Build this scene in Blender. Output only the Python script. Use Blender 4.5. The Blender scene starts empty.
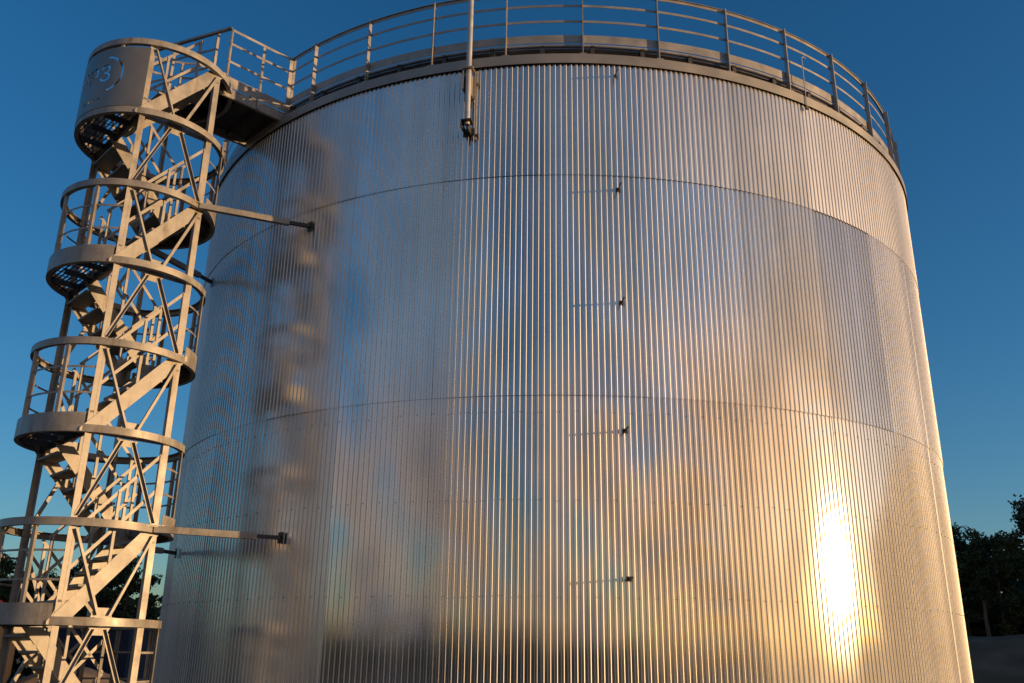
import bpy, bmesh, math, random
from mathutils import Vector, Matrix, noise
from math import sin, cos, radians, degrees, pi, hypot, atan2, asin, sqrt, tan
random.seed(7)
S = bpy.context.scene
COL = S.collection

# ------------------------------------------------------------------ layout (metres, eye over the origin, +y ahead)
EYE = 1.951
TX, TY, TR = 0.894, 18.277, 7.165          # tank axis and cladding radius
TTOP = 10.08                               # top of the cladding
WX, WY, WR = -5.527, 12.059, 1.064         # stair tower axis and ring radius
HS = 1.15                                  # rise of one flight
Z0 = 2.30                                  # even landing at eye level
SUN_AZ, SUN_EL = radians(104.8), radians(5.0)
SUN = Vector((sin(SUN_AZ)*cos(SUN_EL), cos(SUN_AZ)*cos(SUN_EL), sin(SUN_EL)))
TAZ = atan2(WX-TX, WY-TY)                  # bearing of the tower seen from the tank

# ------------------------------------------------------------------ helpers
def tag(o, label=None, cat=None, group=None, kind=None):
    for k, v in (('label', label), ('category', cat), ('group', group), ('kind', kind)):
        if v: o[k] = v
    return o

def empty(name, loc, rz=0.0):
    o = bpy.data.objects.new(name, None); COL.objects.link(o)
    o.location = loc; o.rotation_euler = (0, 0, rz); o.empty_display_size = .3
    return o

class MB:
    def __init__(s): s.v = []; s.f = []; s.smooth = []
    def add(s, vs, fs, smooth=False):
        n = len(s.v); s.v += [tuple(v) for v in vs]
        s.f += [tuple(i+n for i in f) for f in fs]; s.smooth += [smooth]*len(fs)
    def obox(s, c, ax, ay, az):                       # centre and three half vectors
        c, ax, ay, az = map(Vector, (c, ax, ay, az))
        vs = [c+sx*ax+sy*ay+sz*az for sz in (-1, 1) for sy in (-1, 1) for sx in (-1, 1)]
        fs = [(0,2,3,1),(4,5,7,6),(0,1,5,4),(2,6,7,3),(0,4,6,2),(1,3,7,5)]
        if ax.cross(ay).dot(az) < 0: fs = [f[::-1] for f in fs]
        s.add(vs, fs)
    def box(s, x0, x1, y0, y1, z0, z1):
        s.obox(((x0+x1)/2, (y0+y1)/2, (z0+z1)/2), ((x1-x0)/2,0,0), (0,(y1-y0)/2,0), (0,0,(z1-z0)/2))
    def bar(s, p, q, w, h, up=(0,0,1)):               # w sideways, h along up
        p, q = Vector(p), Vector(q); d = (q-p); L = d.length; d.normalize()
        u = Vector(up); side = d.cross(u)
        if side.length < 1e-4: side = d.cross(Vector((1,0,0)))
        side.normalize(); u = side.cross(d).normalized()
        s.obox((p+q)/2, d*L/2, side*w/2, u*h/2)
    def angle(s, p, q, w, t, up=(0,0,1), sgn=1):      # an L section of two plates
        p, q = Vector(p), Vector(q); d = (q-p).normalized(); u = Vector(up)
        side = d.cross(u)
        if side.length < 1e-4: side = d.cross(Vector((1,0,0)))
        side.normalize(); u = side.cross(d).normalized()
        L = (q-p)/2; c = (p+q)/2
        s.obox(c+side*sgn*w/2, L, side*w/2, u*t/2)
        s.obox(c+u*(w/2+t/2), L, side*t/2, u*w/2)
    def tube(s, pts, r, n=8, closed=False, cap=True):
        pts = [Vector(p) for p in pts]; m = len(pts); vs = []; fs = []
        rr = r if isinstance(r, (list, tuple)) else [r]*m
        prev = None
        for i, p in enumerate(pts):
            a = pts[(i-1) % m] if (closed or i) else p
            b = pts[(i+1) % m] if (closed or i < m-1) else p
            d = (b-a).normalized()
            if prev is None:
                e = d.cross(Vector((0,0,1)))
                if e.length < 1e-3: e = d.cross(Vector((1,0,0)))
            else: e = prev - d*prev.dot(d)
            e.normalize(); prev = e; g = d.cross(e)
            for k in range(n):
                t = 2*pi*k/n; vs.append(p+(e*cos(t)+g*sin(t))*rr[i])
        for i in range(m if closed else m-1):
            for k in range(n):
                a = i*n+k; b = i*n+(k+1) % n; c = ((i+1) % m)*n+(k+1) % n; d_ = ((i+1) % m)*n+k
                fs.append((a, d_, c, b))
        if cap and not closed: fs.append(tuple(range(n))); fs.append(tuple(reversed(range((m-1)*n, m*n))))
        s.add(vs, fs, True)
    def band(s, cx, cy, r0, r1, z0, z1, a0, a1, n, bearing=False):   # ring (or arc) of rectangular section
        full = abs(abs(a1-a0)-2*pi) < 1e-6; m = n if full else n+1
        vs = []
        for i in range(m):
            a = a0+(a1-a0)*i/n
            c, sn = (sin(a), cos(a)) if bearing else (cos(a), sin(a))
            for r, z in ((r0,z0),(r1,z0),(r1,z1),(r0,z1)): vs.append((cx+r*c, cy+r*sn, z))
        fs = []
        for i in range(n):
            j = (i+1) % m
            for k in range(4):
                l = (k+1) % 4; fs.append((i*4+k, i*4+l, j*4+l, j*4+k))
        if not full: fs += [(3,2,1,0), tuple((m-1)*4+k for k in range(4))]
        if bearing == (a1 > a0): fs = [f[::-1] for f in fs]
        s.add(vs, [f[::-1] for f in fs])
    def prism(s, poly, axis_pt, u, v, w0, w1, nrm):    # poly in (u,v), extruded along nrm from w0 to w1
        o, u, v, nrm = map(Vector, (axis_pt, u, v, nrm)); k = len(poly)
        vs = [o+u*a+v*b+nrm*w0 for a, b in poly]+[o+u*a+v*b+nrm*w1 for a, b in poly]
        fs = [tuple(reversed(range(k))), tuple(range(k, 2*k))]+[(i, (i+1) % k, (i+1) % k+k, i+k) for i in range(k)]
        s.add(vs, fs)
    def build(s, name, mat, parent=None, fix=True):
        me = bpy.data.meshes.new(name); me.from_pydata(s.v, [], s.f)
        me.polygons.foreach_set('use_smooth', s.smooth)
        if fix:
            bm = bmesh.new(); bm.from_mesh(me); bmesh.ops.recalc_face_normals(bm, faces=bm.faces); bm.to_mesh(me); bm.free()
        if fix: me.shade_smooth(); me.set_sharp_from_angle(angle=radians(32))
        me.materials.append(mat); me.update()
        o = bpy.data.objects.new(name, me); COL.objects.link(o)
        if parent: o.parent = parent
        return o

# ------------------------------------------------------------------ materials
def mat(name, base=(.5,.5,.5), rough=.5, metal=0.0, spec=.5):
    m = bpy.data.materials.new(name); m.use_nodes = True
    b = m.node_tree.nodes['Principled BSDF']
    b.inputs['Base Color'].default_value = (*base, 1); b.inputs['Roughness'].default_value = rough
    b.inputs['Metallic'].default_value = metal; b.inputs['Specular IOR Level'].default_value = spec
    return m, m.node_tree.nodes, m.node_tree.links, b

def nd(nodes, typ, **kw):
    n = nodes.new(typ)
    for k, v in kw.items(): setattr(n, k, v)
    return n

def ramp(nodes, stops):
    r = nodes.new('ShaderNodeValToRGB'); e = r.color_ramp.elements
    while len(e) < len(stops): e.new(.5)
    for el, (p, c) in zip(e, stops):
        el.position = p; el.color = (*c, 1) if len(c) == 3 else c
    return r

def mottled(name, c0, c1, scale, rough0, rough1, metal=0.0, bump=0.0, detail=6, stretch=(1,1,1), spec=.5):
    m, N, L, b = mat(name, c0, rough0, metal, spec)
    tc = N.new('ShaderNodeTexCoord'); mp = N.new('ShaderNodeMapping'); mp.inputs['Scale'].default_value = stretch
    nz = N.new('ShaderNodeTexNoise'); nz.inputs['Scale'].default_value = scale; nz.inputs['Detail'].default_value = detail
    L.new(tc.outputs['Object'], mp.inputs[0]); L.new(mp.outputs[0], nz.inputs['Vector'])
    r = ramp(N, [(.32, c0), (.68, c1)]); L.new(nz.outputs[0], r.inputs[0]); L.new(r.outputs[0], b.inputs['Base Color'])
    mr = N.new('ShaderNodeMapRange'); mr.inputs[1].default_value = .3; mr.inputs[2].default_value = .7
    mr.inputs[3].default_value = rough0; mr.inputs[4].default_value = rough1
    L.new(nz.outputs[0], mr.inputs[0]); L.new(mr.outputs[0], b.inputs['Roughness'])
    if bump:
        bp = N.new('ShaderNodeBump'); bp.inputs['Strength'].default_value = bump; bp.inputs['Distance'].default_value = .02
        L.new(nz.outputs[0], bp.inputs['Height']); L.new(bp.outputs[0], b.inputs['Normal'])
    return m

M = {}
M['steel'] = mottled('painted_steel', (.23,.22,.205), (.36,.345,.32), 4.5, .34, .58)
def grime(m):
    N = m.node_tree.nodes; L = m.node_tree.links; b = N['Principled BSDF']
    src = b.inputs['Base Color'].links[0].from_socket
    tc = N.new('ShaderNodeTexCoord'); mp = N.new('ShaderNodeMapping'); mp.inputs['Scale'].default_value = (6, 6, .9)
    L.new(tc.outputs['Object'], mp.inputs[0])
    nz = N.new('ShaderNodeTexNoise'); nz.inputs['Scale'].default_value = 1.3; nz.inputs['Detail'].default_value = 8; nz.inputs['Roughness'].default_value = .65
    L.new(mp.outputs[0], nz.inputs['Vector'])
    r = ramp(N, [(.30, (.62,.52,.42)), (.46, (1,1,1))]); L.new(nz.outputs[0], r.inputs[0])
    sp_ = N.new('ShaderNodeTexVoronoi'); sp_.inputs['Scale'].default_value = 26; L.new(tc.outputs['Object'], sp_.inputs['Vector'])
    r2 = ramp(N, [(0, (.90,.90,.90)), (1, (1.06,1.06,1.06))]); L.new(sp_.outputs['Color'], r2.inputs[0])
    for rr in (r, r2):
        mx = N.new('ShaderNodeMix'); mx.data_type = 'RGBA'; mx.blend_type = 'MULTIPLY'; mx.inputs['Factor'].default_value = 1
        L.new(src, mx.inputs['A']); L.new(rr.outputs[0], mx.inputs['B']); src = mx.outputs['Result']
    L.new(src, b.inputs['Base Color']); b.inputs['Metallic'].default_value = .15
grime(M['steel'])
M['sheet'] = mottled('sheet_steel', (.20,.19,.175), (.27,.255,.235), 1.6, .32, .46, metal=.6)
M['tread'] = mottled('tread_steel', (.20,.19,.17), (.30,.28,.25), 9.0, .5, .7)
M['black'] = mottled('black_steel', (.03,.03,.032), (.05,.048,.045), 9.0, .45, .6)
M['deck'] = mottled('deck_plate', (.055,.055,.058), (.10,.098,.095), 6.0, .5, .7)
M['galv'] = mottled('galvanised_steel', (.46,.45,.43), (.56,.55,.53), 7.0, .35, .5, metal=.5)
M['rail'] = mottled('rail_steel', (.26,.25,.235), (.36,.345,.32), 5.0, .35, .5, metal=.3)
M['flash'] = mottled('flashing_steel', (.24,.235,.225), (.33,.32,.30), 2.0, .4, .55, metal=.3)
M['dark_rail'] = mottled('dark_bar', (.10,.10,.105), (.15,.15,.15), 6.0, .4, .5)
M['soil'] = mottled('dry_soil', (.095,.068,.045), (.17,.125,.085), .55, .9, 1.0, bump=.6, spec=.1)
M['sand'] = mottled('heaped_sand', (.34,.23,.13), (.46,.33,.20), 2.2, .9, 1.0, bump=.8, spec=.1)
M['bark'] = mottled('bark', (.07,.05,.035), (.14,.10,.07), 6.0, .85, .95, bump=.8, stretch=(1,1,.2))
M['leaf_a'] = mottled('leaf_green', (.030,.046,.014), (.070,.085,.028), .9, .5, .7, spec=.25)
M['leaf_b'] = mottled('leaf_dark', (.022,.036,.013), (.050,.066,.024), .9, .5, .7, spec=.25)
M['wood'] = mottled('wood_leaves', (.018,.030,.011), (.046,.060,.022), .35, .6, .8, spec=.2)
M['hill'] = mottled('hill_cover', (.025,.035,.014), (.06,.065,.03), .05, .9, 1.0, spec=.1)
M['red'] = mottled('red_paint', (.11,.010,.006), (.16,.014,.008), 3.0, .3, .45)
M['blue'] = mottled('blue_paint', (.010,.016,.040), (.016,.024,.055), 2.0, .5, .65)
M['planks'] = mottled('dark_planks', (.03,.024,.018), (.06,.045,.035), 2.0, .8, .95, stretch=(6,6,.5), spec=.2)
M['glass'] = mat('dark_glass', (.02,.024,.03), .08)[0]
M['rubber'] = mottled('tyre_rubber', (.018,.018,.018), (.03,.03,.03), 8.0, .75, .9)

def cladding_material():
    m, N, L, b = mat('ribbed_sheet', (.6,.6,.6), .28, 1.0)
    tc = N.new('ShaderNodeTexCoord')
    # streaks running down the sheets and a faint cloudy tarnish
    mp = N.new('ShaderNodeMapping'); mp.inputs['Scale'].default_value = (3.0, 3.0, .10)
    L.new(tc.outputs['Object'], mp.inputs[0])
    st = N.new('ShaderNodeTexNoise'); st.inputs['Scale'].default_value = 1.6; st.inputs['Detail'].default_value = 5
    L.new(mp.outputs[0], st.inputs['Vector'])
    cl = N.new('ShaderNodeTexNoise'); cl.inputs['Scale'].default_value = .55; cl.inputs['Detail'].default_value = 7; cl.inputs['Roughness'].default_value = .6
    L.new(tc.outputs['Object'], cl.inputs['Vector'])
    ad = nd(N, 'ShaderNodeMath', operation='ADD'); L.new(st.outputs[0], ad.inputs[0]); L.new(cl.outputs[0], ad.inputs[1])
    # each sheet left the mill a little different
    at = N.new('ShaderNodeAttribute'); at.attribute_name = 'sheet'
    r = ramp(N, [(.36, (.58,.575,.565)), (.64, (.73,.725,.72))])
    hv = nd(N, 'ShaderNodeMath', operation='MULTIPLY'); hv.inputs[1].default_value = .5; L.new(ad.outputs[0], hv.inputs[0]); L.new(hv.outputs[0], r.inputs[0])
    mx = nd(N, 'ShaderNodeMix', data_type='RGBA', blend_type='MULTIPLY'); mx.inputs['Factor'].default_value = 1
    sh = ramp(N, [(0, (.82,.82,.82)), (1, (1,1,1))]); L.new(at.outputs['Fac'], sh.inputs[0])
    L.new(r.outputs[0], mx.inputs['A']); L.new(sh.outputs[0], mx.inputs['B'])
    L.new(mx.outputs['Result'], b.inputs['Base Color'])
    mr = N.new('ShaderNodeMapRange'); mr.inputs[1].default_value = .35; mr.inputs[2].default_value = .65
    mr.inputs[3].default_value = .14; mr.inputs[4].default_value = .21
    L.new(hv.outputs[0], mr.inputs[0]); L.new(mr.outputs[0], b.inputs['Roughness'])
    bp = N.new('ShaderNodeBump'); bp.inputs['Strength'].default_value = .12; bp.inputs['Distance'].default_value = .03
    dn = N.new('ShaderNodeTexNoise'); dn.inputs['Scale'].default_value = 1.1; dn.inputs['Detail'].default_value = 1.5
    L.new(tc.outputs['Object'], dn.inputs['Vector']); L.new(dn.outputs[0], bp.inputs['Height']); L.new(bp.outputs[0], b.inputs['Normal'])
    # two lobes: the rolled zinc mirror and a duller bloom over it
    g1 = N.new('ShaderNodeBsdfGlossy'); g1.distribution = 'BECKMANN'
    mr.inputs[3].default_value = .085; mr.inputs[4].default_value = .11
    bd = N.new('ShaderNodeAttribute'); bd.attribute_name = 'bend'          # zinc is crazed and dull along the bends
    rb = nd(N, 'ShaderNodeMix', data_type='FLOAT'); rb.inputs['B'].default_value = .56
    L.new(bd.outputs['Fac'], rb.inputs['Factor']); 
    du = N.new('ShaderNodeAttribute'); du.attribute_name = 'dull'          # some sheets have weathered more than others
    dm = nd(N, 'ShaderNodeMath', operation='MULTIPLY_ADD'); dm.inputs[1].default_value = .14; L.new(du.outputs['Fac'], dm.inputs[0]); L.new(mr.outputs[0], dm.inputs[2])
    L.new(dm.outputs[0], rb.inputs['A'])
    L.new(rb.outputs['Result'], g1.inputs['Roughness'])
    g2 = N.new('ShaderNodeBsdfGlossy'); g2.distribution = 'BECKMANN'; g2.inputs['Roughness'].default_value = .22
    L.new(mx.outputs['Result'], g2.inputs['Color']); L.new(bp.outputs[0], g2.inputs['Normal'])
    rb2 = nd(N, 'ShaderNodeMix', data_type='FLOAT'); rb2.inputs['A'].default_value = .19; rb2.inputs['B'].default_value = .56
    L.new(bd.outputs['Fac'], rb2.inputs['Factor']); L.new(rb2.outputs['Result'], g2.inputs['Roughness'])
    g12 = N.new('ShaderNodeMixShader'); g12.inputs[0].default_value = .13
    L.new(g1.outputs[0], g12.inputs[1]); L.new(g2.outputs[0], g12.inputs[2])
    L.new(mx.outputs['Result'], g1.inputs['Color']); L.new(bp.outputs[0], g1.inputs['Normal'])
    b.inputs['Roughness'].default_value = .60
    for l in list(b.inputs['Roughness'].links): L.remove(l)
    L.new(bp.outputs[0], b.inputs['Normal'])
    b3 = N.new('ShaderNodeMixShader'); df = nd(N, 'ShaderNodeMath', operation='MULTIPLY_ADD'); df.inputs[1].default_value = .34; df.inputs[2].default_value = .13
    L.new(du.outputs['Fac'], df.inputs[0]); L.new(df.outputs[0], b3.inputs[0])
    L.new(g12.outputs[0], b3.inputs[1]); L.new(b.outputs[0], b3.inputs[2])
    L.new(b3.outputs[0], N['Material Output'].inputs['Surface'])
    return m
M['clad'] = cladding_material()

# ------------------------------------------------------------------ the tank
tank = empty('storage_tank', (TX, TY, 0))
tag(tank, 'huge round storage tank clad in ribbed shiny metal sheets with a railing round its top', 'storage tank')

NP, RPP = 32, 18                                      # sheets round the tank, ribs in a sheet
PW = 2*pi/NP
CORNER = [(0, 0), (.018, .0004), (.034, .0015), (.047, .0033)]      # rounded bend of a rib, in rib widths and metres
up_ = [(.40+t, h) for t, h in CORNER]+[(.40+.125-t, .0115-h) for t, h in reversed(CORNER)]
dn_ = [(.860+t, .0115-h) for t, h in CORNER]+[(.985-t, h) for t, h in reversed(CORNER)]
prof = [(0.0, 0.0)]+up_+dn_
bend = [False]+[True]*7+[False]+[True]*7+[False]      # which faces between the profile points belong to a bend
B0 = radians(172.85)                                  # a sheet edge seen in the photo
def course(z0, z1, base, rows, seed):
    rnd = random.Random(seed)
    vs = []; fs = []; sm = []; sheet = []; dull = []
    for p in range(NP):
        tiltv = rnd.gauss(0, .0013); tilth = max(min(rnd.gauss(0, .003), .004), -.004); bow = rnd.gauss(0, .0012)
        a0 = B0+p*PW; tone = rnd.random()
        dl = rnd.uniform(0, .22)
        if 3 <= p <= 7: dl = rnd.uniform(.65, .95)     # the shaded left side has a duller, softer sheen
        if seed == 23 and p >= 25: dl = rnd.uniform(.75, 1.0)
        us = [(k+t)/RPP for k in range(RPP) for t, _ in prof]+[1.0, 1+.35/RPP]
        hs = [h for k in range(RPP) for _, h in prof]+[0, 0]
        n0 = len(vs); nc = len(us)
        for r in range(rows+1):
            f = r/rows; z = z0+(z1-z0)*f
            for u, h in zip(us, hs):
                a = a0+u*PW; uc = u-.5
                wob = .0018*noise.noise((u*2.3+p*7.1, f*2.1, seed))
                rr = TR-.010+base+h+uc*TR*PW*tilth+(f-.5)*(z1-z0)*tiltv+bow*(1-4*uc*uc)*.8+wob
                vs.append((rr*sin(a), rr*cos(a), z))
        for r in range(rows):
            for c in range(nc-1):
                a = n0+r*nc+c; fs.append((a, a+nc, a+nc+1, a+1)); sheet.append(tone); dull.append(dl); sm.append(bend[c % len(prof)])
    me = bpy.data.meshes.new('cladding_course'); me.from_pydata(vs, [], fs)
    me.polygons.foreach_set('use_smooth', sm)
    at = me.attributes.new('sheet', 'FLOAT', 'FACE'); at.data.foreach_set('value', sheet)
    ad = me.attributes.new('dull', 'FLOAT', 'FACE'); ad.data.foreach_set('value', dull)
    ab = me.attributes.new('bend', 'FLOAT', 'FACE'); ab.data.foreach_set('value', [float(x) for x in sm])
    me.materials.append(M['clad']); me.update()
    o = bpy.data.objects.new('cladding_course', me); COL.objects.link(o); o.parent = tank
    return o
ZS1, ZS2 = 6.331+EYE, 3.155+EYE
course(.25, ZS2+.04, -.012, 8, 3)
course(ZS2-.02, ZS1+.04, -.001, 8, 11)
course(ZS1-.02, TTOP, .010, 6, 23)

b = MB(); b.band(0, 0, TR-.22, TR-.10, .0, TTOP+.1, 0, 2*pi, 128); b.build('shell', M['black'], tank)
b = MB(); b.band(0, 0, TR-.15, TR+.045, .12, .25, 0, 2*pi, 192); b.build('base_flashing', M['flash'], tank)
b = MB()                                              # concrete ring footing
b.band(0, 0, TR-.4, TR+.45, -.15, .118, 0, 2*pi, 128); b.build('footing', M['flash'], tank)
b = MB()
b.band(0, 0, TR+.036, TR+.044, 10.075, 10.225, 0, 2*pi, 256)
b.band(0, 0, TR-.30, TR+.044, 10.226, 10.234, 0, 2*pi, 256)
b.build('top_flashing', M['flash'], tank)
b = MB()                                              # low cone roof
n = 96
vs = [((TR-.2)*cos(2*pi*i/n), (TR-.2)*sin(2*pi*i/n), 10.20) for i in range(n)]+[(0,0,11.0)]
b.add(vs, [(i, (i+1) % n, n) for i in range(n)]); b.build('roof', M['flash'], tank, fix=False)
RR = TR-.06                                           # railing radius
gap = .62/RR
ga0, ga1 = TAZ+gap, TAZ-gap+2*pi
b = MB(); b.band(0, 0, RR-.012, RR-.006, 10.50, 10.64, ga0, ga1, 240, True); b.band(0, 0, RR-.012, RR-.004, 10.45, 10.478, ga0, ga1, 240, True)
b.band(0, 0, RR-.06, RR-.0125, 10.444, 10.449, ga0, ga1, 240, True); b.build('toe_board', M['rail'], tank)
b = MB(); b.band(0, 0, RR-.80, RR-.062, 10.432, 10.443, 0, 2*pi, 128); b.build('roof_walk', M['tread'], tank)
def rail(z, w, h, name, mm):
    b = MB(); b.band(0, 0, RR-.006-w, RR-.006, z-h, z, ga0, ga1, 240, True)
    return b.build(name, mm, tank)
rail(10.905, .006, .040, 'middle_rail', M['rail']); rail(11.185, .006, .040, 'middle_rail', M['rail'])
b = MB()
b.band(0, 0, RR-.052, RR+.012, 11.426, 11.433, ga0, ga1, 240, True)
b.band(0, 0, RR-.014, RR-.006, 11.375, 11.425, ga0, ga1, 240, True)
b.build('top_rail', M['rail'], tank)
azs = [radians(-144.2-9.13*i) for i in range(37)]
azs = [a for a in azs]+[TAZ-gap, TAZ+gap]
azs = [a for a in azs if abs((a-TAZ+pi) % (2*pi)-pi) >= gap-1e-4]
for a in azs:
    er = Vector((sin(a), cos(a), 0)); et = Vector((cos(a), -sin(a), 0))
    b = MB()
    b.obox(er*(RR+.030)+Vector((0,0,(10.245+11.42)/2)), er*.034, et*.007, (0,0,(11.42-10.245)/2))
    b.obox(er*(RR+.030)+Vector((0,0,10.252)), er*.06, et*.05, (0,0,.006))
    b.build('guard_post', M['rail'], tank)
for i in range(60):
    a = radians(178.1+6*i)
    if abs((a-TAZ+pi) % (2*pi)-pi) < gap: continue
    er = Vector((sin(a), cos(a), 0)); et = Vector((cos(a), -sin(a), 0)); b = MB()
    b.obox(er*(RR-.03)+Vector((0,0,10.34)), er*.04, et*.03, (0,0,.095))
    b.obox(er*(RR-.03)+Vector((0,0,10.425)), er*.055, et*.03, (0,0,.012))
    b.build('toe_bracket', M['black'], tank)
for z in (7.934, 6.092, 4.412, 2.679, .869):
    a = radians(175.65); er = Vector((sin(a), cos(a), 0)); et = Vector((cos(a), -sin(a), 0))
    b = MB(); p = er*(TR-.02)+Vector((0,0,z+EYE))
    b.tube([p, p+er*.20], .010, 8); b.tube([p+er*.19, p+er*.215], .015, 8); b.tube([p, p+er*.06], .018, 8)
    b.obox(p+er*.028, er*.004, et*.03, (0,0,.03))
    b.build('stub_pin', M['black'], tank)
b = MB()                                              # rows of sheet screws
for z in (.655, 1.80, 2.92):
    for i in range(0, NP*RPP, 3):
        a = B0+(i+.02)/(NP*RPP)*2*pi
        if cos(a-pi) < -.2: continue
        er = Vector((sin(a), cos(a), 0)); et = Vector((cos(a), -sin(a), 0))
        c = er*(TR-.004+random.uniform(0,.004))+Vector((0,0,z+EYE+random.uniform(-.012,.012)))
        w = .0075
        vs = [c+er*h+(et*cos(pi*k/3)+Vector((0,0,1))*sin(pi*k/3))*w*.62 for h in (-.01,.008) for k in range(6)]
        b.add(vs, [tuple(range(6,12))]+[(k, (k+1) % 6, (k+1) % 6+6, k+6) for k in range(6)])
tag(b.build('sheet_screws', M['black'], tank, fix=False), kind='stuff')

# lightning rod clamped to the tank wall
a = radians(-167.7); er = Vector((sin(a), cos(a), 0)); et = Vector((cos(a), -sin(a), 0))
mast = empty('lightning_rod', (TX+er.x*(TR+.21), TY+er.y*(TR+.21), 8.98))
tag(mast, 'tall thin metal mast clamped to the tank wall and rising past the railing', 'lightning rod')
b = MB(); b.tube([(0,0,.03), (0,0,3.4)], .040, 14); b.tube([(0,0,3.4), (0,0,6.2)], .026, 12); b.tube([(0,0,6.2),(0,0,7.6)], [.012,.004], 8); b.build('pole', M['galv'], mast)
def mast_clamp(z, h, plate):
    b = MB()
    b.obox(-er*.11+Vector((0,0,z)), er*.10, et*.012, (0,0,h))            # web back to the wall
    b.obox(-er*.195+et*.02+Vector((0,0,z)), er*.006, et*.075, (0,0,h*1.2))
    b.obox(et*.0+er*.0+Vector((0,0,z+h)), er*.075, et*.075, (0,0,.010))
    b.obox(et*.075-er*.06+Vector((0,0,z-h*.1)), er*.11, et*.008, (0,0,h*.9))
    return b.build('clamp', M[plate], mast)
mast_clamp(.78, .17, 'rail'); mast_clamp(.03, .05, 'black')
# slender hooked rod on the right of the rim
a = radians(149.9); er = Vector((sin(a), cos(a), 0)); et = Vector((cos(a), -sin(a), 0))
hk = empty('hooked_rod', (TX+er.x*(TR+.06), TY+er.y*(TR+.06), 9.99))
tag(hk, 'slender rod with a hooked tip fixed to the right side of the tank rim', 'rod')
b = MB(); b.tube([(0,0,0),(0,0,.92)]+[tuple(-et*(.045-.045*cos(t))+Vector((0,0,.92+.045*sin(t)))) for t in (.5,1.0,1.57,2.1,2.7)], .0085, 8)
b.build('rod', M['galv'], hk); b = MB(); b.obox((0,0,.02), er*.015, et*.025, (0,0,.03)); b.build('rod_clip', M['black'], hk)

# ------------------------------------------------------------------ the stair tower (local x points at the tank, local -y at the camera side)
ROT = atan2(TY-WY, TX-WX)
tw = empty('stair_tower', (WX, WY, 0), ROT)
tag(tw, 'tall cylindrical steel stair tower with hoops, landings and zigzag flights beside the tank', 'stair tower')
lv = [Z0+k*HS for k in range(-1, 8)]                   # z of hoops; index 0 is the first right landing
def Z(k): return Z0+k*HS
CX, CY = .505, .875
for sx in (-1, 1):
    for sy in (-1, 1):
        b = MB(); top = Z(7)-.02
        b.obox((sx*CX, sy*(CY-.004), top/2), (.04,0,0), (0,.004,0), (0,0,top/2))
        b.obox((sx*(CX-.036*1), sy*(CY-.049), top/2), (.004,0,0), (0,.041,0), (0,0,top/2))
        b.obox((sx*CX, sy*(CY-.04), .012), (.11,0,0), (0,.11,0), (0,0,.012))
        b.build('column', M['steel'], tw)
for k in range(0, 8):
    b = MB(); z = Z(k); hb = .095
    b.band(0, 0, WR-.008, WR, z-hb, z, 0, 2*pi, 72)
    b.band(0, 0, WR-.062, WR-.0085, z-hb, z-hb+.008, 0, 2*pi, 72)
    b.band(0, 0, WR-.062, WR-.0085, z-.008, z, 0, 2*pi, 72)
    b.build('hoop', M['steel'], tw)
# landings: segment of the disc outside the columns
def landing(k, side):
    z = Z(k); b = MB(); r = WR-.065; ch = .50
    a = math.acos(ch/r); n = 20
    pts = [(side*r*cos(-a+2*a*i/n), r*sin(-a+2*a*i/n)) for i in range(n+1)]
    if side > 0: b.prism(pts, (0,0,0), (1,0,0), (0,1,0), z-.012, z-.002, (0,0,1))
    else:                                             # open bar grating
        x = ch+.03
        while x < r-.02:
            yy = sqrt(r*r-x*x); b.box(-x-.0025, -x+.0025, -yy, yy, z-.034, z-.002); x += .058
        for y in [i*.15-.75 for i in range(11)]:
            xx = sqrt(max(r*r-y*y, 0))
            if xx > ch+.02: b.box(-xx, -ch, y-.004, y+.004, z-.020, z-.010)
    for y in (-.45, 0, .45):
        b.box(min(side*ch, side*(r-.12)), max(side*ch, side*(r-.12)), y-.004, y+.004, z-.095, z-.013)
    b.box(side*ch-.02, side*ch+.02, -.86, .86, z-.10, z-.0125)
    b.build('landing', M['deck'], tw)
for k in range(-1, 8): landing(k, -1 if k % 2 == 0 else 1)
# guards round the landings (posts run up to the next hoop)
def guard(k, side):
    z = Z(k); zt = Z(k+1)-.10 if k < 7 else z+1.08
    r = WR-.034
    c0 = pi if side < 0 else 0.0
    for t in (-36, 0, 36):
        a = c0+radians(t); er = Vector((cos(a), sin(a), 0)); et = Vector((-sin(a), cos(a), 0)); b = MB()
        b.obox(er*(r+.02)+Vector((0,0,(z+zt)/2)), er*.003, et*.022, (0,0,(zt-z)/2))
        b.obox(er*(r-.003)+et*.019+Vector((0,0,(z+zt)/2)), er*.0195, et*.003, (0,0,(zt-z)/2))
        b.build('guard_post', M['steel'], tw)
    for h in (.42, .76):
        b = MB(); b.band(0, 0, r-.012, r-.006, z+h-.013, z+h+.013, c0-radians(58), c0+radians(58), 28); b.build('middle_rail', M['steel'], tw)
    b = MB(); b.band(0, 0, WR-.006, WR-.001, z+.001, z+.15, c0-radians(57), c0+radians(57), 28); b.build('toe_board', M['steel'], tw)
for k in range(-1, 7): guard(k, -1 if k % 2 == 0 else 1)
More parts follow.
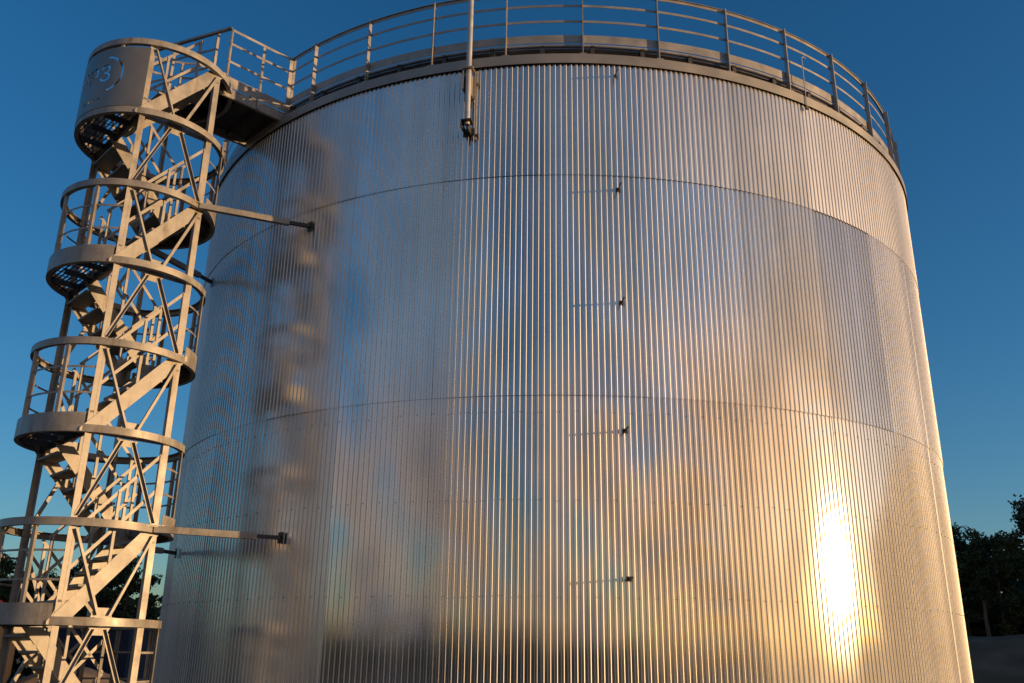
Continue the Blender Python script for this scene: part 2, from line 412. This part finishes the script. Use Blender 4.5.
# flights: even -> odd on the camera side, odd -> even on the far side
def flight(k, front):
    z0, z1 = Z(k), Z(k+1)
    if k < -1: z0 = 0.0
    dirx = 1 if k % 2 == 0 else -1                    # up towards +x or -x
    ys = (-.88, -.10) if front else (.10, .88)
    mslope = (z1-z0)/(2*CX)
    def up(x): return z0+mslope*(x+CX)+.08
    def lo(x): return z0+mslope*(x+CX)-.175
    xe = .62
    poly = [(-xe, max(z0-.09, lo(-xe))), (-xe, up(-xe)), ((z1+.02-z0-.10)/mslope-CX, z1+.02), (xe, z1+.02), (xe, min(z1, lo(xe))), ((.10)/mslope-CX, z0-.09)]
    if k < -1: poly = [(-CX-.10, 0.0), (-CX-.10, .12), *poly[2:5], ((.19)/mslope-CX, 0.0)]
    b = MB()
    for y in ys: b.prism(poly, (0,0,0), (dirx,0,0), (0,0,1), y-.004, y+.004, (0,1,0))
    fl = b.build('stair_flight', M['steel'], tw)
    n = 5
    for i in range(n):
        zz = z0+(z1-z0)*(i+1)/(n+1); xx = -CX+2*CX*(i+.5)/n
        t = MB(); t.box(dirx*xx-.125, dirx*xx+.125, ys[0]+.005, ys[1]-.005, zz-.03, zz)
        t.build('tread', M['tread'], fl)
    for y, s in ((ys[0], -1), (ys[1], 1)):
        if k == 6 and s == -1: continue
        h = MB()
        p0 = Vector((dirx*-CX, y+s*-.02, up(-CX)-.10)); p1 = Vector((dirx*CX, y+s*-.02, up(CX)-.10))
        for hh in (.98, .52): h.bar(p0+Vector((0,0,hh)), p1+Vector((0,0,hh)), .006, .04)
        for f in (.04, .5, .96):
            q = p0.lerp(p1, f); h.bar(q+Vector((0,0,.0)), q+Vector((0,0,.98)), .035, .035, (1,0,0))
        h.build('handrail', M['steel'], fl)
flight(-2, False)
for k in range(-1, 7): flight(k, k % 2 == 0)
# diagonal bracing and its gussets on the two column faces
for sy in (-1, 1):
    for k in range(0, 8, 2):
        zn = Z(k)
        node = lambda dx, dz: (dx, sy*(CY+.005), zn+dz)
        for sx in (-1, 1):
            if k < 7:
                b = MB(); b.angle(node(sx*.07, .03), (sx*(CX-.03), sy*(CY+.005), Z(k+1)-.13), .042, .006, (0,sy,0)); b.build('diagonal_brace', M['steel'], tw)
            b = MB(); b.angle(node(sx*.07, -.13), (sx*(CX-.03), sy*(CY+.005), max(Z(k-1)+.03, .05)), .042, .006, (0,sy,0)); b.build('diagonal_brace', M['steel'], tw)
        b = MB(); b.prism([(-.13,.003),(.13,.003),(.10,.12),(-.10,.12)], (0, sy*(CY+.001), zn), (1,0,0), (0,0,1), -.003, .003, (0,1,0))
        b.prism([(-.13,-.108),(.13,-.108),(.08,-.20),(-.08,-.20)], (0, sy*(CY+.001), zn), (1,0,0), (0,0,1), -.003, .003, (0,1,0))
        b.box(-.12, .12, min(sy*(CY+.0045), sy*(WR-.066)), max(sy*(CY+.0045), sy*(WR-.066)), zn+.001, zn+.007)
        b.build('gusset', M['steel'], tw)
        b = MB(); b.bar((-CX+.04, sy*(CY-.03), zn-.05), (CX-.04, sy*(CY-.03), zn-.05), .05, .08); b.build('cross_beam', M['steel'], tw)
# arms that hold the tower to the tank
Rm = Matrix.Rotation(-ROT, 3, 'Z')
def to_local(P): return Rm @ (Vector(P)-Vector((WX, WY, 0)))
for k, zz in ((1, Z(1)-.05), (5, Z(5)-.05)):
    for sy, az in ((-1, -146.7), (1, -121.7)):
        a = radians(az); er = Vector((sin(a), cos(a), 0))
        e = to_local(Vector((TX, TY, zz-.02))+er*(TR+.01)); er_l = Rm @ er
        s = Vector((.46, sy*(WR-.11), zz-.0)); m_ = s.lerp(e, .80)
        b = MB(); b.bar(s, m_, .07, .085); b.build('tie_arm', M['steel'], tw)
        b = MB(); b.bar(s.lerp(e, .795), e+er_l*.02, .05, .05); et_l = Vector((-er_l.y, er_l.x, 0))
        b.obox(e+er_l*.012, er_l*.006, et_l*.05, (0,0,.075)); b.build('tie_bracket', M['black'], tw)
        b = MB(); b.obox(s+Vector((-.02,0,.03)), (.13,0,0), (0,.05,0), (0,0,.006)); b.build('tie_plate', M['steel'], tw)
# walkway from the top landing to the tank rim
zt = Z(7)
b = MB(); b.box(.72, 2.02, -.58, .58, zt-.012, zt-.001)
for x in (1.05, 1.4, 1.75): b.box(x-.004, x+.004, -.575, .575, zt-.09, zt-.0125)
b.build('walkway_deck', M['deck'], tw)
for sy in (-1, 1):
    b = MB(); b.box(.56, 2.0, sy*.59-.004, sy*.59+.004, zt-.16, zt-.002); b.box(.56, 2.0, sy*.565-.02, sy*.565+.02, zt-.166, zt-.1605); b.build('walkway_beam', M['steel'], tw)
    y = sy*.612
    for x in (.75, 1.33, 1.90):
        b = MB(); b.box(x-.022, x+.022, y-.003, y+.003, zt-.15, zt+1.06); b.box(x-.003, x+.003, y+sy*-.04, y-.0035 if sy > 0 else y+.04, zt, zt+1.06) if sy > 0 else b.box(x-.003, x+.003, y+.0035, y+.04, zt, zt+1.06)
        b.build('guard_post', M['steel'], tw)
    b = MB(); b.box(.73, 1.92, y-.003, y+.04 if sy < 0 else y+.003, zt+1.061, zt+1.067); b.box(.73, 1.92, y-.006 if sy<0 else y+.0035, y-.0035 if sy<0 else y+.006, zt+1.02, zt+1.06); b.build('top_rail', M['steel'], tw)
    for h in (.45, .78):
        b = MB(); b.box(.73, 1.92, y-.008 if sy<0 else y+.0035, y-.0035 if sy<0 else y+.008, zt+h-.02, zt+h+.02); b.build('middle_rail', M['steel'], tw)
    b = MB(); b.box(.62, 1.95, y-.009 if sy<0 else y+.0035, y-.0035 if sy<0 else y+.009, zt+.001, zt+.17); b.build('toe_board', M['steel'], tw)
# end guard across the head of the stair
g = [Vector((.735, -.60, zt)), Vector((.645, -.33, zt)), Vector((.28, .45, zt)), Vector((.10, .86, zt))]
for p in (g[1], g[2], g[3]):
    b = MB(); b.bar(p+Vector((0,0,.0)), p+Vector((0,0,1.06)), .04, .04, (1,0,0)); b.build('guard_post', M['steel'], tw)
b = MB(); b.bar(g[0]+Vector((0,0,1.08)), g[3]+Vector((0,0,1.08)), .05, .04); b.build('top_rail', M['steel'], tw)
for h in (.45, .78):
    b = MB(); b.bar(g[1]+Vector((0,0,h)), g[3]+Vector((0,0,h)), .008, .04); b.build('middle_rail', M['steel'], tw)
b = MB(); b.band(0, 0, WR-.04, WR-.03, zt+1.06, zt+1.10, radians(38), radians(100), 14); b.build('top_rail', M['steel'], tw)
for h in (.45, .78):
    b = MB(); b.band(0, 0, WR-.04, WR-.034, zt+h-.02, zt+h+.02, radians(38), radians(100), 14); b.build('middle_rail', M['steel'], tw)
for t in (55, 98):
    a = radians(t); b = MB(); b.bar((cos(a)*(WR-.04), sin(a)*(WR-.04), zt), (cos(a)*(WR-.04), sin(a)*(WR-.04), zt+1.06), .04, .04, (1,0,0)); b.build('guard_post', M['steel'], tw)

# curved name sheet with a cut-out logo, wrapped round the top landing
def sign_sheet():
    a0, a1 = radians(229.5-109.5-2), radians(349.5-109.5-1.0)   # local angles
    r = WR+.004; L = (a1-a0)*r; H = HS-.105-.055
    def text_curve(body, size, cx, cy, sx=1.0):
        cu = bpy.data.curves.new('logo_text', 'FONT'); cu.body = body; cu.size = size
        cu.align_x = 'CENTER'; cu.align_y = 'CENTER'; cu.offset = .006
        o = bpy.data.objects.new('logo_text', cu); COL.objects.link(o); o.location = (cx, cy, 0); o.scale = (sx, 1, 1)
        return o
    lx = L*.5
    letters = text_curve('САРРЗ', .37, lx, H*.56, 1.0)
    bpy.context.view_layer.objects.active = letters
    for o in bpy.context.selected_objects: o.select_set(False)
    letters.select_set(True); bpy.context.view_layer.update()
    bpy.ops.object.convert(target='CURVE')
    cur = bpy.context.view_layer.objects.active
    data = cur.data; data.dimensions = '2D'; data.fill_mode = 'BOTH'; data.offset = 0; data.resolution_u = 3
    ox, oy = lx, H*.56
    def poly(pts):
        sp = data.splines.new('POLY'); sp.points.add(len(pts)-1)
        for p, q in zip(sp.points, pts): p.co = (q[0]-ox, q[1]-oy, 0, 1)
        sp.use_cyclic_u = True
    poly([(0,0),(L,0),(L,H),(0,H)])
    def slot(t0, t1, ro, n=18):                       # part of the oval line cut through the sheet
        def pt(t, d):
            hw, hh = .80, .30; c = hw-hh
            x = (hh+d)*cos(t)+(c if cos(t) > 0 else -c); return (lx+x, H*.56+(hh+d)*sin(t))
        ts = [t0+(t1-t0)*i/n for i in range(n+1)]
        poly([pt(t, ro) for t in ts]+[pt(t, ro-.032) for t in reversed(ts)])
    slot(radians(-78), radians(88), .0); slot(radians(92), radians(258), .0)
    for i in (-1.5, -.5, .5, 1.5, 2.5, 3.5):
        x = lx+i*.10+.1; y = H*.56-.40; poly([(x-.026,y-.018),(x+.026,y-.018),(x+.026,y+.018),(x-.026,y+.018)])
    bpy.context.view_layer.update()
    dg = bpy.context.evaluated_depsgraph_get()
    me = bpy.data.meshes.new_from_object(cur.evaluated_get(dg))
    bm = bmesh.new(); bm.from_mesh(me)
    for v in bm.verts: v.co.x += ox; v.co.y += oy
    for i in range(1, 64):
        bmesh.ops.bisect_plane(bm, geom=bm.verts[:]+bm.edges[:]+bm.faces[:], plane_co=(L*i/64,0,0), plane_no=(1,0,0))
    bmesh.ops.remove_doubles(bm, verts=bm.verts, dist=1e-5)
    for v in bm.verts:                                # seen from outside the text reads left to right as the angle grows
        t = a0+(v.co.x/L)*(a1-a0); z = Z(6)+.002+v.co.y
        v.co = (r*cos(t), r*sin(t), z)
    me2 = bpy.data.meshes.new('sign_sheet'); bm.to_mesh(me2); bm.free()
    me2.materials.append(M['sheet'])
    o = bpy.data.objects.new('sign_sheet', me2); COL.objects.link(o); o.parent = tw
    md = o.modifiers.new('thick', 'SOLIDIFY'); md.thickness = .004; md.offset = 0
    bpy.data.objects.remove(cur)
    tag(o, 'dull curved metal sheet with a cut-out oval logo')
    return o
sign_sheet()

# ------------------------------------------------------------------ ground, berm, hills
def ground_h(x, y):
    r = hypot(x, y); az = degrees(atan2(x, y))
    h = 0.0
    if y > 0 and x > 0:                               # terrace on the right
        t = min(max((r-37)/9, 0), 1); t = t*t*(3-2*t)
        s = min(max((az-18)/5, 0), 1)
        h += (2.75+.55*noise.noise((x*.16, y*.16, 8))+.22*noise.noise((x*.6, y*.6, 2)))*t*s
    f = min(max((hypot(x-TX, y-TY)-9)/6, 0), 1)
    h += f*(.10*noise.noise((x*.25, y*.25, 0))+.25*noise.noise((x*.06, y*.06, 3))*min(r/40, 1))
    if r < 6: h *= .3
    if hypot(x-WX, y-WY) < 2.0: h = 0.0
    return h
vs = [(0,0,ground_h(0,0))]; fs = []
radii = [1.5*1.055**i for i in range(116)]; na = 240
for r in radii:
    for i in range(na):
        a = 2*pi*i/na; x, y = r*sin(a), r*cos(a); vs.append((x, y, ground_h(x, y)))
for i in range(na): fs.append((0, 1+(i+1) % na, 1+i))
for k in range(len(radii)-1):
    for i in range(na):
        a = 1+k*na+i; b_ = 1+k*na+(i+1) % na; fs.append((a, b_, b_+na, a+na))
me = bpy.data.meshes.new('ground'); me.from_pydata(vs, [], fs); me.polygons.foreach_set('use_smooth', [True]*len(fs))
bm = bmesh.new(); bm.from_mesh(me); bmesh.ops.recalc_face_normals(bm, faces=bm.faces)
if sum(f.normal.z for f in bm.faces) < 0: bmesh.ops.reverse_faces(bm, faces=bm.faces)
bm.to_mesh(me); bm.free()
me.materials.append(M['soil']); g_ = bpy.data.objects.new('ground', me); COL.objects.link(g_); tag(g_, kind='structure')

def ring_hills():
    vs = []; fs = []; n = 360
    for i in range(n):
        a = 2*pi*i/n
        h = 5.5+3.5*noise.noise((cos(a)*3, sin(a)*3, 1))+2.2*noise.noise((cos(a)*14, sin(a)*14, 5))+1.2*noise.noise((cos(a)*60, sin(a)*60, 9))
        if cos(a-SUN_AZ) > .9: h *= .7
        for r, z in ((330, -1.0), (345, h*.75), (380, h), (470, -1)): vs.append((r*sin(a), r*cos(a), z))
    for i in range(n):
        j = (i+1) % n
        for k in range(3): fs.append((i*4+k, i*4+k+1, j*4+k+1, j*4+k))
    b = MB(); b.add(vs, fs, True); tag(b.build('hills', M['hill']), kind='structure')
ring_hills()

# sand heap behind the stair tower
def heap(name, cx, cy, rx, ry, h, m, seed):
    vs = []; fs = []; nr, na = 14, 48
    for k in range(nr+1):
        f = k/nr
        for i in range(na):
            a = 2*pi*i/na
            rr = 1+.16*noise.noise((cos(a)*1.7, sin(a)*1.7, seed))
            x = cx+rx*f*rr*cos(a); y = cy+ry*f*rr*sin(a)
            z = h*max(0, 1-f**1.25)*(1+.3*noise.noise((x*.5, y*.5, seed)))+.10*noise.noise((x*2.1, y*2.1, seed))*(1-f)-.3*f**4
            vs.append((x, y, ground_h(x, y)*f+z-.02))
    for k in range(nr):
        for i in range(na):
            j = (i+1) % na; fs.append((k*na+i, k*na+j, (k+1)*na+j, (k+1)*na+i))
    b = MB(); b.add(vs, fs, True); return tag(b.build(name, m), kind='structure')
for i, (bx, dx, hh) in enumerate(((25.6, 41.5, .55), (27.4, 43, .75), (29.2, 41, .6))):
    heap('soil_mound', dx*sin(radians(bx)), dx*cos(radians(bx)), 2.2, 1.5, hh, M['soil'], 10+i)
heap('sand_heap', -20.0, 44.0, 3.8, 2.6, 1.3, M['sand'], 4)

# ------------------------------------------------------------------ trees
def leaf(vs, fs, c, s, rnd):
    n = Vector((rnd.gauss(0,1), rnd.gauss(0,1), rnd.gauss(0,1)+.3)).normalized()
    u = n.orthogonal().normalized(); u = Matrix.Rotation(rnd.uniform(0,6.28), 3, n) @ u; v = n.cross(u)
    k = len(vs)
    vs += [c-u*s, c-v*s*.55+u*s*.1, c+u*s, c+v*s*.55+u*s*.1]; fs.append((k, k+1, k+2, k+3))
def make_tree(name, h, w, seed, lm, shape):
    rnd = random.Random(seed); root = empty(name, (0,0,0)); t = MB(); limbs = []
    pts = []; x = y = 0
    for i in range(9):
        pts.append((x, y, h*.92*i/8)); x += rnd.uniform(-.10,.10); y += rnd.uniform(-.10,.10)
    t.tube(pts, [max(.022*h*(1-i/8.6), .02) for i in range(9)], 7)
    tips = []
    for i in range(22):
        f = rnd.uniform(.10, .95); k = f/.92*8 if f < .92 else 7.99; k = min(k, 7.99)
        p = Vector(pts[int(k)]).lerp(Vector(pts[int(k)+1]), k-int(k)); a = rnd.uniform(0, 6.28)
        rad = w*(shape(f))*rnd.uniform(.65, 1.05)
        q = p+Vector((cos(a)*rad, sin(a)*rad, rad*rnd.uniform(.15,.55)))
        mid = p.lerp(q, .5)+Vector((0,0,-.05*rad)); t.tube([p, mid, q], [.006*h, .0045*h, .002*h], 5); tips += [q, mid, q.lerp(mid,.5)]
    t.build('trunk', M['bark'], root, fix=False)
    vs = []; fs = []
    for q in tips:
        cr = rnd.uniform(.30, .62)*w*.42+.18
        for _ in range(int(rnd.uniform(60, 105))):
            d = Vector((rnd.gauss(0,1), rnd.gauss(0,1), rnd.gauss(0,.75)))*cr*.62
            if d.length > cr*1.05: d *= .55
            leaf(vs, fs, q+d, rnd.uniform(.08,.19), rnd)
    top = Vector(pts[-1])
    for _ in range(160): leaf(vs, fs, top+Vector((rnd.gauss(0,.3), rnd.gauss(0,.3), rnd.uniform(-1.2,.55))), rnd.uniform(.06,.13), rnd)
    b = MB(); b.add(vs, fs); b.build('crown', lm, root, fix=False)
    return root
round_ = lambda f: sqrt(max(0, 1-((f-.58)/.46)**2))*.95+.08
spire = lambda f: (1.02-f)*1.15+.05
protos = [make_tree('broadleaf_tree', 8.5, 2.5, 1, M['leaf_a'], round_), make_tree('broadleaf_tree', 10.0, 2.3, 2, M['leaf_b'], round_), make_tree('conifer_tree', 10.5, 2.1, 3, M['leaf_b'], spire)]
used = [False]*3
def plant(kind, bearing, dist, scale, label, group):
    src = protos[kind]
    if not used[kind]: o = src; used[kind] = True
    else:
        o = src.copy(); COL.objects.link(o)
        for ch in src.children:
            c = ch.copy(); COL.objects.link(c); c.parent = o
    a = radians(bearing); x, y = dist*sin(a), dist*cos(a)
    o.location = (x, y, ground_h(x, y)-.1); o.rotation_euler = (0, 0, random.uniform(0, 6.28)); o.scale = (scale*random.uniform(.95,1.1),)*2+(scale,)
    tag(o, label, 'tree', group); return o
GR, GL = 'trees on the bank right of the tank', 'trees behind the stair tower'
for kind, bea, dist, sc, lab in [
    (0, 24.6, 53, 0.86, 'dark leafy tree emerging beside the right edge of the tank'),
    (1, 25.9, 56, 0.80, 'rounded dark tree second out from the tank edge on the bank'),
    (2, 26.9, 52, 0.67, 'slim pointed dark tree rising in the middle of the right bank'),
    (0, 27.7, 55, 0.84, 'bushy dark tree just left of the tallest tree at the right frame edge'),
    (1, 29.5, 50, .84, 'tallest dark tree cut by the right edge of the picture'),
    (0, 23.4, 58, .75, 'dark tree mostly hidden behind the right edge of the tank')]:
    plant(kind, bea, dist, sc*.76, lab, GR)
for kind, bea, dist, sc, lab in [
    (1, -30.2, 57, .72, 'leafy tree at the far left edge of the picture beyond the tower'),
    (1, -28.6, 60, .72, 'darker tree behind the left landing of the stair tower'),
    (0, -27.3, 58, .66, 'low leafy tree seen between the left posts of the stair tower'),
    (2, -26.1, 60, .62, 'pointed tree seen through the lowest flights of the stair tower'),
    (1, -24.7, 58, .68, 'dark tree seen through the middle of the stair tower bracing'),
    (0, -23.4, 59, .72, 'leafy tree seen between the right tower column and the flights'),
    (1, -22.2, 57, .70, 'dark tree seen in the gap between the stair tower and the tank')]:
    plant(kind, bea, dist, sc, lab, GL)
def wood():
    rnd = random.Random(99); vs = []; fs = []
    def clump(x, y, h, n, s):
        g = ground_h(x, y)
        for _ in range(n):
            f = rnd.random()**.8
            c = Vector((x+rnd.gauss(0,1.15), y+rnd.gauss(0,1.15), g+h*f)); leaf(vs, fs, c, s*rnd.uniform(.6,1.3), rnd)
    for i in range(300):                              # right bank; the stretch out of frame is added to shade its trees
        x = rnd.uniform(23, 115); y = rnd.uniform(46, 62)+(4 if x < 30 else 0)
        if degrees(atan2(x, y)) < 20: continue
        clump(x, y, rnd.uniform(4.5, 6.0) if x < 40 else rnd.uniform(8, 11), 80, .42)
    for i in range(330):                              # unseen clumps added towards the sun to shade the left background
        x = rnd.uniform(48, 122); y = rnd.uniform(46-.266*(x+20), 58); clump(x, y, rnd.uniform(10, 14), 60, .75)
    for i in range(80):
        x = rnd.uniform(22, 36); clump(x, rnd.uniform(50, 60), rnd.uniform(1.6, 2.6), 70, .28)
    for i in range(130):                              # left
        a = radians(rnd.uniform(-62, -17)); d = rnd.uniform(62, 72); clump(d*sin(a), d*cos(a), rnd.uniform(4.0, 6.4), 60, .5)
    for i in range(150):                              # behind the photographer
        a = radians(rnd.uniform(158, 262)); d = rnd.uniform(62, 72); clump(d*sin(a), d*cos(a), rnd.uniform(2.4, 3.8), 40, .7)
    b = MB(); b.add(vs, fs); tag(b.build('wood', M['wood'], fix=False), 'dark mass of woodland beyond the yard, its unseen eastern part added for shade', 'wood', kind='stuff')
wood()

# ------------------------------------------------------------------ small things beyond the tower
def shed():
    t = empty('shed', (-24.1, 39.0, 0), radians(20)); t.location.z = ground_h(-24.1, 39.0)-.05
    tag(t, 'dark shed with a red pitched roof at the far left edge beyond the tower', 'shed')
    w, d, hw, hr = 3.1, 4.0, 3.5, 5.15
    b = MB(); b.prism([(-w,0),(w,0),(w,hw),(0,hr-.12),(-w,hw)], (0,0,0), (1,0,0), (0,0,1), -d, d, (0,1,0)); b.build('wall', M['planks'], t)
    b = MB(); k = (hr-hw)/w
    for s_ in (-1, 1):
        b.prism([(0,hr-.10),(s_*(w+.35),hw-.35*k-.10),(s_*(w+.35),hw-.35*k+.02),(0,hr+.02)], (0,0,0), (1,0,0), (0,0,1), -d-.3, d+.3, (0,1,0))
        for i in range(17):
            y = -d-.28+i*(2*d+.56)/16
            b.bar((s_*.03, y, hr+.03), (s_*(w+.34), y, hw-.34*k+.035), .05, .035)
    b.build('roof', M['red'], t)
    b = MB(); b.box(.6, 2.0, -d-.05, -d-.003, .05, 2.3); dr = b.build('door', M['black'], t)
    b = MB(); b.tube([(.75,-d-.09,1.1),(.9,-d-.09,1.1)], .015, 6); b.build('handle', M['galv'], dr)
shed()
def container():
    a = radians(-23.2); d = 52.0
    t = empty('shipping_container', (d*sin(a), d*cos(a), 0), radians(-24)); t.location.z = ground_h(t.location.x, t.location.y)-.03
    tag(t, 'dark blue ribbed container in the shade behind the stair tower', 'container')
    b = MB(); n = 40; L_ = 6.2; pts = []
    for i in range(n):
        x = -L_/2+.1+(L_-.2)*i/n; st = (L_-.2)/n
        pts += [(x, -1.0), (x+st*.3, -1.0), (x+st*.5, -1.035), (x+st*.8, -1.035)]
    pts += [(L_/2-.1, -1.0), (L_/2-.1, 1.0), (-L_/2+.1, 1.0)]
    b.prism(pts, (0,0,0), (1,0,0), (0,1,0), .15, 2.8, (0,0,1)); b.build('box', M['blue'], t)
    b = MB()
    for x in (-L_/2+.06, L_/2-.06):
        for y in (-1.0, 1.0): b.box(x-.06, x+.06, y-.06, y+.06, 0, 2.9)
    for y in (-1.0, 1.0):
        b.box(-L_/2+.121, L_/2-.121, y-.05, y+.05, .02, .16); b.box(-L_/2+.121, L_/2-.121, y-.05, y+.05, 2.78, 2.89)
    for x in (-L_/2+.06, L_/2-.06):
        b.box(x-.05, x+.05, -.939, .939, .02, .16); b.box(x-.05, x+.05, -.939, .939, 2.78, 2.89)
    b.build('frame', M['blue'], t)
container()

# ------------------------------------------------------------------ sky, sun, camera
W = bpy.data.worlds.new('World'); S.world = W; W.use_nodes = True
N = W.node_tree.nodes; L = W.node_tree.links; bg = N['Background']
sk = N.new('ShaderNodeTexSky'); sk.sky_type = 'NISHITA'; sk.sun_disc = False
sk.sun_elevation = SUN_EL; sk.sun_rotation = SUN_AZ; sk.air_density = 1.0; sk.dust_density = .7; sk.ozone_density = 3.5; sk.altitude = 0
hsv = N.new('ShaderNodeHueSaturation'); hsv.inputs['Saturation'].default_value = 1.14; L.new(sk.outputs[0], hsv.inputs['Color'])
tc = N.new('ShaderNodeTexCoord'); sp = N.new('ShaderNodeSeparateXYZ'); L.new(tc.outputs['Generated'], sp.inputs[0])
def math_(op, a, b=None, clamp=False):
    n = N.new('ShaderNodeMath'); n.operation = op; n.use_clamp = clamp
    for i, v in enumerate((a, b)):
        if v is None: continue
        if isinstance(v, (int, float)): n.inputs[i].default_value = v
        else: L.new(v, n.inputs[i])
    return n.outputs[0]
def mapr(v, a, b, c=0.0, d=1.0):
    n = N.new('ShaderNodeMapRange'); n.interpolation_type = 'SMOOTHSTEP'
    L.new(v, n.inputs[0])
    for i, x in enumerate((a, b, c, d)): n.inputs[i+1].default_value = x
    return n.outputs[0]
den = math_('ADD', math_('MAXIMUM', sp.outputs[2], 0.0), .16)
px = math_('DIVIDE', sp.outputs[0], den); py = math_('DIVIDE', sp.outputs[1], den)
cb = N.new('ShaderNodeCombineXYZ'); L.new(px, cb.inputs[0]); L.new(py, cb.inputs[1])
nz = N.new('ShaderNodeTexNoise'); nz.inputs['Scale'].default_value = .75; nz.inputs['Detail'].default_value = 7; nz.inputs['Roughness'].default_value = .52
L.new(cb.outputs[0], nz.inputs['Vector'])
behind = mapr(sp.outputs[1], .05, -.30)               # the cloud bank hangs over the half of the sky behind the photographer
low = mapr(sp.outputs[2], .95, .25)
core = math_('MULTIPLY', math_('MULTIPLY', mapr(nz.outputs[0], .46, .66), behind), low)
edge = math_('MULTIPLY', math_('MULTIPLY', mapr(nz.outputs[0], .33, .55), behind), low)
sunv = N.new('ShaderNodeVectorMath'); sunv.operation = 'DOT_PRODUCT'; L.new(tc.outputs['Generated'], sunv.inputs[0]); sunv.inputs[1].default_value = SUN
near = math_('MULTIPLY', mapr(sunv.outputs['Value'], .2, 1.0), mapr(sp.outputs[2], .42, .16))
ecol = N.new('ShaderNodeMix'); ecol.data_type = 'RGBA'; ecol.inputs['B'].default_value = (9.0,4.3,1.15,1); al = N.new('ShaderNodeMix'); al.data_type = 'RGBA'; al.inputs['A'].default_value = (3.3,2.0,1.15,1); al.inputs['B'].default_value = (1.35,1.85,2.45,1); L.new(mapr(sp.outputs[2], .14, .36), al.inputs['Factor']); L.new(al.outputs['Result'], ecol.inputs['A']); L.new(near, ecol.inputs['Factor'])
ccol = N.new('ShaderNodeMix'); ccol.data_type = 'RGBA'; ccol.inputs['A'].default_value = (.7,.85,1.1,1); ccol.inputs['B'].default_value = (1.3,1.1,1.0,1); L.new(near, ccol.inputs['Factor'])
m1 = N.new('ShaderNodeMix'); m1.data_type = 'RGBA'; L.new(math_('MULTIPLY', edge, .75), m1.inputs['Factor']); L.new(hsv.outputs[0], m1.inputs['A']); L.new(ecol.outputs['Result'], m1.inputs['B'])
m2 = N.new('ShaderNodeMix'); m2.data_type = 'RGBA'; L.new(math_('MULTIPLY', core, .9), m2.inputs['Factor']); L.new(m1.outputs['Result'], m2.inputs['A']); L.new(ccol.outputs['Result'], m2.inputs['B'])
L.new(m2.outputs['Result'], bg.inputs[0]); bg.inputs[1].default_value = .14

sl = bpy.data.lights.new('sun', 'SUN'); sl.energy = 3.8; sl.angle = radians(.53); sl.color = (1.0, .61, .28)
so = bpy.data.objects.new('sun', sl); COL.objects.link(so); so.rotation_euler = SUN.to_track_quat('Z', 'Y').to_euler(); so.location = SUN*60

cd = bpy.data.cameras.new('camera'); co = bpy.data.objects.new('camera', cd); COL.objects.link(co); S.camera = co
cd.sensor_width = 36; cd.lens = 904/1024*36; cd.clip_start = .1; cd.clip_end = 3000
co.matrix_world = Matrix.Translation((0,0,EYE)) @ Matrix.Rotation(radians(90)+.3331, 4, 'X') @ Matrix.Rotation(radians(.781), 4, 'Z')

S.view_settings.view_transform = 'Standard'; S.view_settings.look = 'None'; S.view_settings.gamma = 1; S.view_settings.exposure = 0.5
S.view_settings.use_curve_mapping = False
S.cycles.max_bounces = 8
